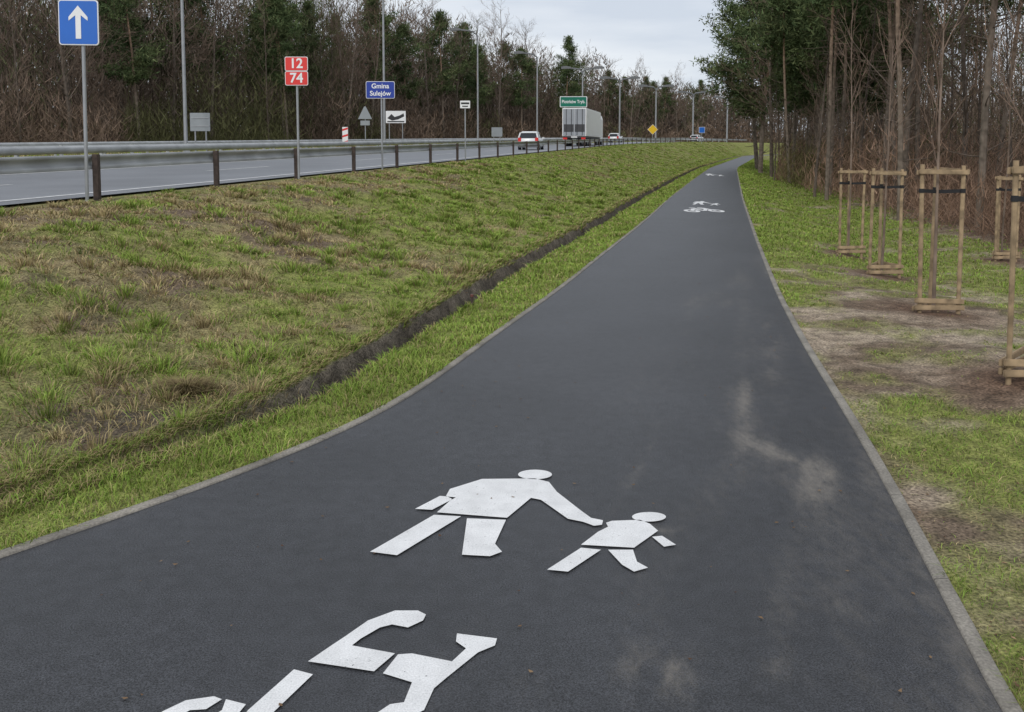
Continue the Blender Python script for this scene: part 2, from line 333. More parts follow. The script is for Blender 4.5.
nt.links.new(wm.outputs[2],b.inputs['Base Color']); b.inputs['Roughness'].default_value=.75; M['paint']=m
def ell(cx,cy,rx,ry,n=24): return [(cx+rx*math.cos(2*math.pi*k/n),cy+ry*math.sin(2*math.pi*k/n)) for k in range(n)]
PED=[ell(535,475.5,17,4.8),
 [(482,480),(535,479.5),(549,483),(557,493),(580,511),(591,519),(603,521.5),(602,526),(594,527),(583,523),(568,520),(541,501),(531,499),(507,519),(437,513.5),(452,500),(446,497),(450,490)],
 [(415,510),(440,497),(456,498.5),(432,511)],
 [(370,553),(434,516),(461,517.5),(397,556.5)],
 [(467,519.5),(506,521),(495,545),(502,553),(490,557.5),(462,556)]]
KID=[ell(649,518,17,4.8),
 [(612,522),(640,521),(650,525),(658,532),(634,549),(581,546),(598,533),(608,528),(606,524)],
 [(652,538),(662,537),(676,546),(664,548)],[(547,571),(581,549),(601,551),(568,573)],[(608,551),(633,551),(637,563),(648,569),(634,573),(622,566)]]
BIKE=[[(308,663),(330,648),(345,638),(368,622),(395,612),(418,612),(426,616),(423,622),(408,629),(392,626),(380,629),(361,640),(352,647),(395,655),(374,673)],
 [(398,656),(412,655),(452,663),(466,650),(456,643),(457,635),(497,640),(495,647),(478,654),(447,679),(434,690),(424,712),(402,722),(372,718),(390,706),(404,704),(412,684),(383,675)],
 [(294,671),(313,676),(262,725),(232,735),(248,712)],
 [(163,713),(186,702),(214,698),(222,701),(206,711),(190,712),(160,728),(150,740),(120,745)],
 [(226,701),(246,706),(238,716),(216,730),(205,722),(222,712)]]
def flat(name,polys,label,cat,xf=None,z=.007):
    mb=MB()
    for p in polys:
        q=[gp(*a) for a in p]
        if xf: q=[xf(*a) for a in q]
        mb.add([(x,y,z) for x,y in q],[tuple(range(len(q)))])
    return tag(mb.obj(name,M['paint'],col=False),label,cat)
flat('pedestrian_marking',PED+KID,'white painted adult holding a child by the hand on the near asphalt','path marking')
flat('bicycle_marking',BIKE,'large white painted bicycle symbol cut by the bottom of the view','path marking')
def mover(x,y,s,ang=0,sy=1.0):
    cx,cy=gp(520,520); c,q=math.cos(ang),math.sin(ang)
    return lambda a,b:(x+s*(c*(a-cx)+q*(b-cy)*sy),y+s*sy*(-q*(a-cx)+c*(b-cy)))
def bikeglyph(x,y,w,hh):
    ps=[]
    for cx in(-.3,.3):
        n=20; ring=[(cx+.19*math.cos(2*math.pi*k/n),.19*math.sin(2*math.pi*k/n)) for k in range(n+1)]+[(cx+.10*math.cos(2*math.pi*k/n),.10*math.sin(2*math.pi*k/n)) for k in range(n,-1,-1)]
        ps.append(ring)
    for a,b in(((-.3,0),(-.12,.3)),((-.12,.3),(.2,.3)),((-.1,.25),(.02,0)),((.02,0),(.2,.3)),((.3,0),(.17,.42)),((.17,.42),(.05,.45)),((-.18,.4),(-.02,.4))):
        d=Vector((b[0]-a[0],b[1]-a[1])).normalized()*.042; ps.append([(a[0]-d.y,a[1]+d.x),(b[0]-d.y,b[1]+d.x),(b[0]+d.y,b[1]-d.x),(a[0]+d.y,a[1]-d.x)])
    return [[(x+px*w,y+py*hh) for px,py in p] for p in ps]
def flatw(name,polys,label,cat):
    mb=MB()
    for i,p in enumerate(polys): mb.add([(x,y,.007+.0006*i) for x,y in p],[tuple(range(len(p)))])
    return tag(mb.obj(name,M['paint'],col=False),label,cat)
x,y=gp(704,211); flatw('bicycle_marking',bikeglyph(x,y,1.25,3.0),'white bicycle symbol painted halfway along the path, in front of small walking figures','path marking')
x,y=gp(704,203.5); flat('pedestrian_marking',PED+KID,'small white walking figures painted halfway along the path','path marking',mover(x,y,.62,.1,2.8))
x,y=gp(713,175); flat('pedestrian_marking',PED+KID,'tiny farthest white marking on the path, near where it bends','path marking',mover(x,y,.7,.1,6))
# ------------------------------------------------ grass
def gnoise(n,s): return RG.normal(0,s,n)
def blades(X,Y,H,W,col,lean,name,label,tipmul=1.4,dirs=None):
    n=len(X); Z=zground(X,Y); a=RG.uniform(0,2*np.pi,n); la=RG.uniform(0,2*np.pi,n) if dirs is None else dirs
    wx,wy=np.cos(a)*W/2,np.sin(a)*W/2; lx,ly=np.cos(la)*lean*H,np.sin(la)*lean*H
    V=np.zeros((n,5,3)); b=np.stack([X,Y,Z-.01],-1)
    V[:,0]=b-np.stack([wx,wy,0*X],-1); V[:,1]=b+np.stack([wx,wy,0*X],-1)
    mid=b+np.stack([lx*.35,ly*.35,H*.6],-1); V[:,2]=mid-np.stack([wx,wy,0*X],-1)*.8; V[:,3]=mid+np.stack([wx,wy,0*X],-1)*.8
    V[:,4]=b+np.stack([lx,ly,H*(1-.25*np.minimum(lean,1.5))],-1)
    T=np.array([[0,1,3],[0,3,2],[2,3,4]]); T=(np.arange(n)[:,None,None]*5+T[None]).reshape(-1,3)
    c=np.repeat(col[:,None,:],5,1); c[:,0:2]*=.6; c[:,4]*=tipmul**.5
    return tag(link(name,npmesh(name,V.reshape(-1,3),T,c.reshape(-1,3)),M['blade']),label,'grass',kind='stuff')
def ly(n,a,b): return np.exp(RG.uniform(math.log(a),math.log(b),n))
def colr(g,n):
    r=RG.uniform(0,1,n); j=RG.uniform(.75,1.25,(n,1))
    isg=r<g
    cg=mix(LUSH,OLIVE,RG.uniform(0,.9,n)); cs=mix(BROWN,STRAW,RG.uniform(0,1,n)**.7)
    return np.where(isg[:,None],cg,cs)*j
# strip
n=62000; Y=ly(n,3.4,170); d=RG.uniform(-.0,1.18,n)/DK(Y); X=XL(Y)-.05-d
H=RG.uniform(.03,.10,n)*(.4+1.1*vn(X*3,Y*3,77)); W=np.maximum(.005,.0010*Y)
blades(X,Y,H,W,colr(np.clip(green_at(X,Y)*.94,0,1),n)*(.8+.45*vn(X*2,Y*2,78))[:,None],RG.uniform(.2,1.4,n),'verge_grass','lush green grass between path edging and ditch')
# ragged lip above the ditch wall
n=22000; Y=ly(n,4.2,120); k=RG.uniform(1.43,1.66,n)/DK(Y); X=XL(Y)-k; ok=RG.uniform(0,1,n)<fbm(Y*3,Y*0+2,53)*1.6; X,Y=X[ok],Y[ok]; n=len(X)
blades(X,Y,RG.uniform(.03,.11,n),np.maximum(.005,.0010*Y),colr(np.full(n,.5),n),RG.uniform(.5,1.8,n),'ditch_edge_grass','ragged grass overhanging the upper lip of the ditch',1.4,RG.normal(-.3,.8,n))
n=9000; Y=ly(n,3.6,8.0); k=RG.uniform(1.0,1.5,n)/DK(Y); X=XL(Y)-k; ok=RG.uniform(0,1,n)<1-sst(5.4,8.,Y); X,Y=X[ok],Y[ok]; n=len(X)
blades(X,Y,RG.uniform(.04,.12,n),np.full(n,.006),colr(np.full(n,.6),n),RG.uniform(.3,1.5,n),'ditch_edge_grass','grass closing over the near end of the ditch')
# base grass of the embankment
n=180000; Y=ly(n,3.,200); u=RG.uniform(0,1.02,n); D=XL(Y)-Xr(Y)-.55; k=1.5/DK(Y); X=XL(Y)-k-u*(D-k)
ok=RG.uniform(0,1,n)<(.1+1.2*fbm(X*2,Y*2,97)); X,Y=X[ok],Y[ok]; n=len(X); g_=green_at(X,Y)
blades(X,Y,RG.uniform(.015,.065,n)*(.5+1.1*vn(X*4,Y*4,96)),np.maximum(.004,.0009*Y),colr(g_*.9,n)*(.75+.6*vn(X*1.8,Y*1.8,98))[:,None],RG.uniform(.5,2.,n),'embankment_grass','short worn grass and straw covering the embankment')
def tufts(nt_,per,y0,y1,hlo,hhi,slo,shi,name,label,bias=0.,wmul=1.):
    ty=ly(nt_,y0,y1); tu=RG.uniform(0,1,nt_); D=XL(ty)-Xr(ty)-.55; kk=1.55/DK(ty); tx=XL(ty)-kk-tu*(D-kk)
    tg=green_at(tx,ty); tsel=RG.uniform(0,1,nt_)<(tg+bias); cl=.6+.9*vn(tx*.9,ty*.9,33); th=RG.uniform(hlo,hhi,nt_)*(1-.3*sst(.7,1,tu))*cl; sp_=RG.uniform(slo,shi,nt_)
    n=nt_*per; ti=np.repeat(np.arange(nt_),per); a=RG.uniform(0,2*np.pi,n); rad=np.abs(gnoise(n,1)); s_=sp_[ti]*(1+ty[ti]*.012)
    X=tx[ti]+np.cos(a)*rad*s_; Y=ty[ti]+np.sin(a)*rad*s_
    ok=((XL(Y)-X)*DK(Y)>1.5)&(X>Xr(Y)+.3)&(Y>2.8); c=colr(np.where(tsel,.92,.10)[ti],n); cc=np.repeat(RG.uniform(.8,1.3,nt_),per)[:,None]; c=c*cc
    lean=np.clip(.15+rad*.7,0,2.)+RG.uniform(0,.3,n)
    return blades(X[ok],Y[ok],(th[ti]*RG.uniform(.5,1.15,n))[ok],(np.maximum(.004,.0010*Y)*wmul)[ok],c[ok],lean[ok],name,label,1.5,a[ok]+RG.normal(0,.5,ok.sum()))
tufts(6500,15,3.2,190,.04,.12,.03,.10,'embankment_tufts','small tufts of straw coloured and green grass on the embankment',.0)
tufts(650,80,3.6,40,.07,.19,.05,.15,'embankment_tufts','larger pale green and straw tufts on the embankment',.15,.9)
# right
n=165000; Y=ly(n,2.4,150); t=RG.uniform(0,1,n)**1.2*np.minimum(8,1.5+Y*.6); X=XR(Y)+.072+t; g_=green_at(X,Y); ok=(RG.uniform(0,1,n)<g_*1.1)|(RG.uniform(0,1,n)<.05)
X,Y,g_=X[ok],Y[ok],g_[ok]; n=len(X)
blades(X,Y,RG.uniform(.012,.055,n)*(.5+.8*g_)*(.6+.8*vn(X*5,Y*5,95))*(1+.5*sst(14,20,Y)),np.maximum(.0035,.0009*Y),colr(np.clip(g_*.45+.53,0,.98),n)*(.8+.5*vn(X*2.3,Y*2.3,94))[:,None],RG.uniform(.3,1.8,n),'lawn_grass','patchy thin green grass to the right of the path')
n=20000; Y=ly(n,18,220); k=RG.uniform(0,1,n)<.7; X=Xr(Y)+np.where(k,RG.uniform(-31,-21.6,n),RG.uniform(-12.5,-9.3,n))
blades(X,Y,RG.uniform(.08,.25,n),.0011*Y,colr(np.full(n,.4),n),RG.uniform(.3,1.,n),'far_verge_grass','rough grass on the far verge and between carriageways')
x0,y0=gpg(187,394); n=1500; a=RG.uniform(0,2*np.pi,n); rr_=np.abs(gnoise(n,.07))
X=x0+np.cos(a)*rr_*1.3; Y=y0+np.sin(a)*rr_
o=blades(X,Y,RG.uniform(.08,.18,n),np.full(n,.006),mix(BROWN*.6,STRAW*.6,RG.uniform(0,1,n)),RG.uniform(.4,1.6,n),'grass_tussock','dead brown tussock of grass low on the embankment',1.4,a); del o['kind']; o['category']='grass tussock'
def leaves(X,Y,size,col,name,label,zoff=.012,flatz=None):
    n=len(X); Z=(zground(X,Y) if flatz is None else np.full(n,flatz))+zoff; a=RG.uniform(0,2*np.pi,n); ti=RG.uniform(-.5,.5,(n,2)); s=size
    q=np.array([(-1,0),(-.1,-.55),(1,0),(-.1,.55)]); V=np.zeros((n,4,3))
    for k,(qx,qy) in enumerate(q):
        px=(qx*np.cos(a)-qy*np.sin(a))*s; py=(qx*np.sin(a)+qy*np.cos(a))*s
        V[:,k]=np.stack([X+px,Y+py,Z+np.abs(px*ti[:,0]+py*ti[:,1])],-1)
    T=np.arange(n*4).reshape(-1,4)
    return tag(link(name,npmesh(name,V.reshape(-1,3),T,np.repeat(col[:,None,:],4,1).reshape(-1,3)),M['blade']),label,'leaves',kind='stuff')
n=20000; Y=ly(n,2.5,60); t=RG.uniform(0,1,n)*np.minimum(14,2+Y*.8); X=XR(Y)+.1+t
dn=np.clip(.35+sst(2.5,6,t)*.7+(fbm(X*1.5,Y*1.5,88)-.5)*1.5,0,1)
for sx,sy in SAPXY: dn=np.maximum(dn,1.1*np.exp(-(((X-sx)/.9)**2+((Y-sy)/1.)**2)))
ok=RG.uniform(0,1,n)<dn; X,Y=X[ok],Y[ok]; n=len(X)
leaves(X,Y,np.maximum(.011,.0010*Y)*RG.uniform(.5,1.3,n),mix(C(.08,.045,.03),C(.36,.24,.15),RG.uniform(0,1,n)**1.5),'fallen_leaves','brown fallen leaves on the soil right of the path')
n=7000; Y=ly(n,3.2,60); u=RG.uniform(0,1,n); D=XL(Y)-Xr(Y)-.55; X=XL(Y)-1.1-u*(D-1.5)
leaves(X,Y,np.maximum(.012,.0009*Y)*RG.uniform(.6,1.3,n),mix(C(.08,.045,.03),C(.30,.18,.09),RG.uniform(0,1,n)**1.5),'fallen_leaves','brown fallen leaves scattered over the embankment',.045)
n=170; Y=ly(n,2.8,18); X=XL(Y)+(XR(Y)-XL(Y))*RG.uniform(.02,.98,n)
leaves(X,Y,RG.uniform(.005,.015,n),mix(C(.10,.055,.035),C(.26,.18,.11),RG.uniform(0,1,n)),'fallen_leaves','few small leaves lying on the asphalt',.006,0.)
# ------------------------------------------------ guardrails
def guardrail(off,label,y0,y1,side):
    root=empty('guardrail',(float(Xr(y0))+off,y0,float(zr(y0))),label,'guardrail'); ox,oy,oz=root.location
    ys=np.array([y for y in np.arange(y0,y1,2.)]); s=side
    prof=[(-s*.04,.495),(-s*.045,.535),(-s*.03,.56),(s*.03,.585),(s*.03,.665),(-s*.03,.69),(-s*.045,.71),(-s*.04,.75),(-s*.026,.753),(s*.05,.68),(s*.05,.57),(-s*.026,.492),(-s*.04,.495)]
    V=np.stack([np.stack([Xr(ys)+off+a-ox,ys-oy,zr(ys)+h-oz],-1) for a,h in prof],1)
    link('beam',npmesh('beam',V.reshape(-1,3),grid_faces(len(ys),len(prof))),M['rail'],root)
    pm=None
    k0=math.ceil((y0-15.8)/3.915)
    for k in range(k0,k0+min(90,int((y1-y0)/3.915))):
        y=15.8+3.915*k
        if pm is None: mb=MB(); mb.box(-.052,.052,-.05,.05,-.95,0); pm=mb.mesh('post',bevel=.008,col=False)
        link('post',pm,M['post'] if off>-1 else M['rail'],root,(float(Xr(y))+off-ox-side*.10,y-oy,float(zr(y))+.76-oz))
    return root
guardrail(-.10,'grey steel guardrail on dark posts along the top of the grass embankment',4,215,-1)
guardrail(-10.2,'grey steel guardrail edging the near carriageway on the central strip',12,230,1)
guardrail(-11.8,'grey steel guardrail edging the far carriageway on the central strip',12,230,-1)
guardrail(-23.,'grey steel guardrail in front of the woodland across the road',14,230,1)
# ------------------------------------------------ signs
def pole(root,h,r=.03,x=0,y=.0):
    mb=MB(); mb.tube([(x,y,-.3),(x,y,h)],r,10); return mb.obj('pole',M['pole'],root,col=False)
def panel(root,name,poly,mat,y=-.04,th=.02): mb=MB(); mb.prism(poly,y-th,y); return mb.obj(name,mat,root,col=False)
def base(px,Y,z=None):
    x=(px-512)/F*Y; zz=float(zground(np.array([x]),np.array([Y]))[0]); return Vector((x,Y,zz))
def zpx(py,Y,px=512): return P(px,py,Y).z
Yb=15.4; b0=base(86.5,Yb); h0=b0.z; cz=zpx(23.0,Yb)-h0; root=empty('road_sign',b0,'blue square sign with white upward arrow on the nearest pole','road sign'); s=.67
pole(root,cz+.33); panel(root,'sign_border',rrect(s,s+.08,.05,-.045,cz),M['white']); panel(root,'sign_panel',rrect(s-.035,s+.045,.04,-.045,cz),M['blue'],-.062,.004)
a=[(0,.28),(.16,.09),(.16,.03),(.045,.12),(.045,-.27),(-.045,-.27),(-.045,.12),(-.16,.03),(-.16,.09)]
panel(root,'arrow',[(x-.045,z+cz) for x,z in a],M['white'],-.068,.004)
mb=MB(); 
for dz in(-.2,.2): mb.box(-.16,.06,-.04,.034,cz+dz-.02,cz+dz+.02)
mb.obj('bracket',M['pole'],root,col=False); root.rotation_euler=(0,math.radians(.7),0)
Yb=23.0; b0=base(299,Yb); h0=b0.z; root=empty('road_sign',b0,'pair of red route plates numbered 12 and 74 on a grey pole','road sign'); pole(root,zpx(58,Yb)-h0)
for py,t in((64,'12'),(78.5,'74')):
    cz=zpx(py,Yb)-h0; w_,h_=.58,.355; 
    pn=panel(root,'number_plate',rrect(w_,h_,.04,0,cz),M['white']); panel(pn,'plate_face',rrect(w_-.03,h_-.03,.03,0,cz),M['red'],-.062,.004)
    text('number',t,.34,(0,-.069,cz),M['white'],pn,.007)
Yb=30.; b0=base(382.5,Yb); h0=b0.z; cz=zpx(90,Yb)-h0; root=empty('road_sign',b0,'small dark blue place sign with two lines of white text on a thin pole','road sign'); pole(root,cz+.2)
panel(root,'sign_border',rrect(.95,.56,.05,-.03,cz),M['white']); panel(root,'sign_panel',rrect(.92,.53,.04,-.03,cz),M['navy'],-.062,.004)
text('lettering','Gmina',.22,(-.03,-.07,cz+.12),M['white'],root,.004); text('lettering','Sulejów',.22,(-.03,-.07,cz-.12),M['white'],root,.004)
Yb=40.; b0=base(465.5,Yb); h0=b0.z; cz=zpx(104.5,Yb)-h0; root=empty('road_sign',b0,'small white plate with a black bar on a thin pole by the guardrail','road sign'); pole(root,cz)
panel(root,'sign_panel',rrect(.44,.33,.02,0,cz),M['white']); panel(root,'black_bar',rrect(.36,.08,.01,0,cz+.05),M['black'],-.062,.004); panel(root,'black_bar',rrect(.26,.05,.01,0,cz-.08),M['black'],-.062,.004)
Yb=50.; b0=base(202,Yb); h0=b0.z; root=empty('road_sign',b0,'grey back of a rectangular sign beside the woodland on the left','road sign')
pole(root,zpx(113,Yb)-h0,.04,-.3); pole(root,zpx(113,Yb)-h0,.04,.3); zc=(zpx(113,Yb)+zpx(131,Yb))/2-h0
panel(root,'sign_panel',rrect(1.1,1.0,.04,0,zc),M['signback']); mb=MB(); mb.box(-.5,.5,-.09,-.06,zc-.25,zc-.2); mb.box(-.5,.5,-.09,-.06,zc+.2,zc+.25); mb.obj('stiffener',M['pole'],root,col=False)
Yb=55.; b0=base(346,Yb); h0=b0.z; root=empty('marker_board',b0,'upright red and white striped marker across the road','marker board')
z1=zpx(127,Yb)-h0; z0=zpx(144,Yb)-h0; pole(root,z0+.1,.03)
panel(root,'sign_panel',rrect(.34,z1-z0,.03,0,(z0+z1)/2),M['white'])
for k in(0.12,.5,.88): zz=z0+(z1-z0)*k; panel(root,'red_stripe',[(-.165,zz-.12),(.165,zz-.02),(.165,zz+.1),(-.165,zz)],M['red'],-.062,.004)
Yb=58.; b0=base(366,Yb); h0=b0.z; zt=zpx(112,Yb)-h0; root=empty('road_sign',b0,'grey back of a triangular warning sign across the road','road sign'); pole(root,zt)
panel(root,'sign_panel',[(-.45,zt-.45),(.45,zt-.45),(.05,zt+.35),(-.05,zt+.35)],M['signback']); panel(root,'lower_plate',rrect(.6,.3,.02,0,zt-.7),M['signback'])
Yb=75.; b0=base(396.5,Yb); h0=b0.z; zc=zpx(117,Yb)-h0; root=empty('road_sign',b0,'white rectangular board with black shapes and two legs beyond the road','road sign'); pole(root,zc+.4,.04,-.55); pole(root,zc+.4,.04,.55)
panel(root,'sign_panel',rrect(1.65,1.0,.04,0,zc),M['white'])
panel(root,'black_symbol',[(-.7,zc-.1),(-.35,zc+.25),(-.1,zc),(.3,zc+.12),(.65,zc+.3),(.7,zc+.05),(.2,zc-.2),(-.3,zc-.3)],M['black'],-.062,.004); panel(root,'black_bar',rrect(1.4,.1,.01,0,zc-.38),M['black'],-.062,.004)
Yb=88.; b0=base(497,Yb); h0=b0.z; zc=zpx(132,Yb)-h0; root=empty('road_sign',b0,'plain grey rectangular sign back left of the white car','road sign'); pole(root,zc,.04,-.3); pole(root,zc,.04,.3); panel(root,'sign_panel',rrect(1.05,.9,.04,0,zc),M['signback'])
Yb=126.; b0=base(573,Yb); b0.z=float(zr(Yb)); h0=b0.z; zc=zpx(101.8,Yb)-h0; root=empty('direction_sign',b0,'green direction sign with white text above the truck','road sign'); pole(root,zc+.6,.07,-1.2); pole(root,zc+.6,.07,1.2)
panel(root,'sign_border',rrect(3.8,1.5,.12,0,zc),M['white'],-.08,.03); panel(root,'sign_panel',rrect(3.6,1.32,.1,0,zc),M['green'],-.112,.006); text('lettering','Piotrków Tryb.',.62,(0,-.125,zc),M['white'],root,.012,.85)
Yb=150.; b0=base(652,Yb); b0.z=float(zr(Yb)); h0=b0.z; zc=zpx(129.5,Yb)-h0; root=empty('road_sign',b0,'yellow diamond sign far along the road','road sign'); pole(root,zc,.05); panel(root,'sign_border',[(0,zc-.85),(.85,zc),(0,zc+.85),(-.85,zc)],M['white']); panel(root,'sign_panel',[(0,zc-.80),(.80,zc),(0,zc+.80),(-.80,zc)],M['yellow'],-.062,.006)
Yb=165.; b0=base(701,Yb); b0.z=float(zr(Yb)); h0=b0.z; zc=zpx(130,Yb)-h0; root=empty('road_sign',b0,'tiny blue square sign at the far bend of the road','road sign'); pole(root,zc,.05); panel(root,'sign_border',rrect(1.1,1.1,.1,0,zc),M['white']); panel(root,'sign_panel',rrect(1.0,1.0,.08,0,zc),M['blue'],-.062,.006)
# ------------------------------------------------ street lamps
def lamp(px,Y,toppy,label,arms):
    b0=base(px,Y); b0.z=float(zr(Y)); root=empty('street_lamp',b0,label,'street lamp','street lamps along the road'); h=zpx(toppy,Y)-b0.z
    mb=MB(); r0=max(.10,.0010*Y); mb.tube([(0,0,-.3),(0,0,h*.6),(0,0,h-.4)],[r0,r0*.85,r0*.7],10); mb.obj('pole',M['pole'],root,col=False)
    q=min(1.7,max(1.,Y/95)); ra=max(.06,.00085*Y)
    for s in arms:
        mb=MB(); pts=[(0,0,h-.9),(s*.10,0,h-.35),(s*.5,0,h-.05),(s*1.2,0,h+.06),(s*2.0,0,h+.12)]; mb.tube(pts,ra,6); mb.obj('arm',M['lamp'],root,col=False)
        mb=MB(); x0,x1=sorted((s*1.75,s*(1.75+1.05*q))); mb.prism([(x0,h+.00),(x1,h+.06),(x1,h+.06+.18*q),((x0+x1)/2,h+.06+.28*q),(x0,h+.06+.2*q)],-.18,.18); mb.obj('lamp_head',M['lamp'],root,col=False)
lamp(187,48,-30,'leftmost tall street lamp pole, right of the blue arrow sign',(1,))
lamp(385,70,-10,'tall street lamp pole rising behind the dark blue place sign',(1,))
lamp(478,93,31,'street lamp left of the white car',(-1,))
lamp(537,119,54,'street lamp directly above the white car',(-1,))
lamp(582,138,69,'two armed street lamp directly above the truck',(-1,1))
lamp(619,161,79,'two armed street lamp just right of the truck',(-1,1))
lamp(655,183,87,'two armed street lamp behind the yellow diamond sign',(-1,1))
lamp(692,206,93,'two armed street lamp second from the far bend',(-1,1))
lamp(726,230,98,'farthest two armed street lamp, at the bend of the road',(-1,1))
# ------------------------------------------------ vehicles
def wheel(root,x,y,r=.33,w_=.22):
    mb=MB(); mb.tube([(x-w_/2,y,r),(x+w_/2,y,r)],r,20); t=mb.obj('wheel',M['tyre'],root,col=False)
    mb=MB(); mb.tube([(x-w_/2-.005,y,r),(x+w_/2+.005,y,r)],r*.6,14); mb.obj('rim',M['rim'],t,col=False)
def loft(secs):
    mb=MB(); n=len(secs[0][1]); V=[(x,y,z) for y,p in secs for x,z in p]; m=len(secs)
    Fs=[(i*n+k,i*n+(k+1)%n,(i+1)*n+(k+1)%n,(i+1)*n+k) for i in range(m-1) for k in range(n)]+[tuple(range(n)),tuple(range((m-1)*n,m*n))[::-1]]
    return mb.add(V,Fs)
def car(px,Y,label,rz=0,mat='carwhite',scale=1):
    b0=base(px,Y); b0.z=float(zr(Y)); root=empty('passenger_car',b0,label,'car',rz=rz,scale=scale)
    def sec(y,w_,zb,zt): return (y,[(-w_*.9,zb),(w_*.9,zb),(w_,zb+.15),(w_,zt-.25),(w_*.92,zt),(-w_*.92,zt),(-w_,zt-.25),(-w_,zb+.15)])
    loft([sec(0,.80,.35,.90),sec(.10,.88,.22,1.0),sec(.5,.9,.2,1.02),sec(2.9,.9,.2,.98),sec(3.6,.88,.22,.86),sec(3.85,.8,.3,.66)]).obj('body',M[mat],root,col=False,bevel=.03,smooth=True)
    def cs(y,w0,w1,z1): return (y,[(-w0,.97),(w0,.97),(w1,z1),(-w1,z1)])
    loft([cs(.05,.80,.78,.99),cs(.26,.82,.66,1.40),cs(.8,.83,.66,1.49),cs(1.9,.83,.65,1.48),cs(2.8,.78,.74,.99)]).obj('glass',M['glass'],root,col=False)
    loft([(.18,[(-.68,1.40),(.68,1.40),(.62,1.46),(-.62,1.46)]),(.8,[(-.69,1.47),(.69,1.47),(.6,1.55),(-.6,1.55)]),(1.9,[(-.68,1.46),(.68,1.46),(.6,1.53),(-.6,1.53)]),(2.1,[(-.66,1.38),(.66,1.38),(.6,1.42),(-.6,1.42)])]).obj('roof',M[mat],root,col=False)
    for s in(-1,1):
        mb=MB(); mb.box(s*.72-.13,s*.72+.13,-.03,.2,.66,1.02); mb.obj('tail_light',M['tail'],root,col=False)
        mb=MB(); mb.box(s*.98-.09,s*.98+.09,2.35,2.5,.95,1.08); mb.obj('mirror',M[mat],root,col=False)
        mb=MB(); mb.tube([(s*.80,.08,1.0),(s*.68,.26,1.42)],.07,6); mb.tube([(s*.83,1.35,1.0),(s*.67,1.3,1.48)],.035,6); mb.obj('pillar',M[mat],root,col=False)
        for y in(.65,3.0): wheel(root,s*.8,y)
    mb=MB(); mb.box(-.8,.8,-.06,.1,.28,.5); mb.obj('bumper',M['dgrey'],root,col=False)
    mb=MB(); mb.box(-.26,.26,-.03,.06,.62,.74); mb.obj('number_plate',M['white'],root,col=False)
    return root
car(528,70,'white hatchback driving away, seen from behind, left of the truck',-.16,scale=.93)
car(613,148,'small white car just ahead of the truck',-.3)
car(693,190,'tiny distant white car near the bend of the road',-.6)
Yt=95.; b0=base(574,Yt); b0.z=float(zr(Yt)); root=empty('articulated_truck',b0,'white articulated truck with a tall box trailer, seen from behind','truck',rz=-.21)
mb=MB(); mb.box(-1.27,1.27,0,13.4,1.05,4.0); mb.obj('trailer_body',M['trailer'],root,col=False,bevel=.04)
for s in(-1,1):
    mb=MB(); x0,x1=sorted((s*.015,s*1.2)); mb.box(x0,x1,-.04,0.01,1.12,3.9); d=mb.obj('rear_door',M['doorgrey'],root,col=False)
    mb=MB(); 
    for k in(.3,.85): mb.tube([(s*k,-.06,1.15),(s*k,-.06,3.88)],.035,6)
    mb.obj('locking_rod',M['dgrey'],d,col=False)
    mb=MB(); x0,x1=sorted((s*.06,s*1.1)); mb.box(x0,x1,-.05,-.041,1.5,2.3); mb.obj('dark_decal',M['dgrey'],d,col=False)
    mb=MB(); x0,x1=sorted((s*.75,s*1.2)); mb.box(x0,x1,-.06,.05,.72,.92); mb.obj('tail_light',M['tail'],root,col=False)
    mb=MB(); x0,x1=sorted((s*.8,s*1.2)); mb.box(x0,x1,.3,.34,.2,.8); mb.obj('mudflap',M['dgrey'],root,col=False)
    for y in(1.8,3.1,4.4,10.5,12.9,15.6): wheel(root,s*1.05,y,.5,.3)
mb=MB(); mb.box(-1.2,1.2,-.03,.15,.5,.66); mb.obj('underrun_bar',M['white'],root,col=False)
mb=MB(); mb.box(-1.2,1.2,.2,13.2,.85,1.05); mb.obj('chassis',M['dgrey'],root,col=False)
mb=MB(); mb.box(-1.245,1.245,-.05,.02,3.9,3.99); mb.box(-1.25,-1.19,-.05,.02,1.05,3.9); mb.box(1.19,1.25,-.05,.02,1.05,3.9); mb.obj('rear_frame',M['trailer'],root,col=False)
mb=MB(); mb.prism([(-1.22,.6),(1.22,.6),(1.22,3.2),(1.05,3.7),(-1.05,3.7),(-1.22,3.2)],13.9,16.2); mb.obj('cab',M['trailer'],root,col=False,bevel=.05)
mb=MB(); mb.box(-.32,.32,-.07,-.05,.9,1.02); mb.obj('number_plate',M['white'],root,col=False)
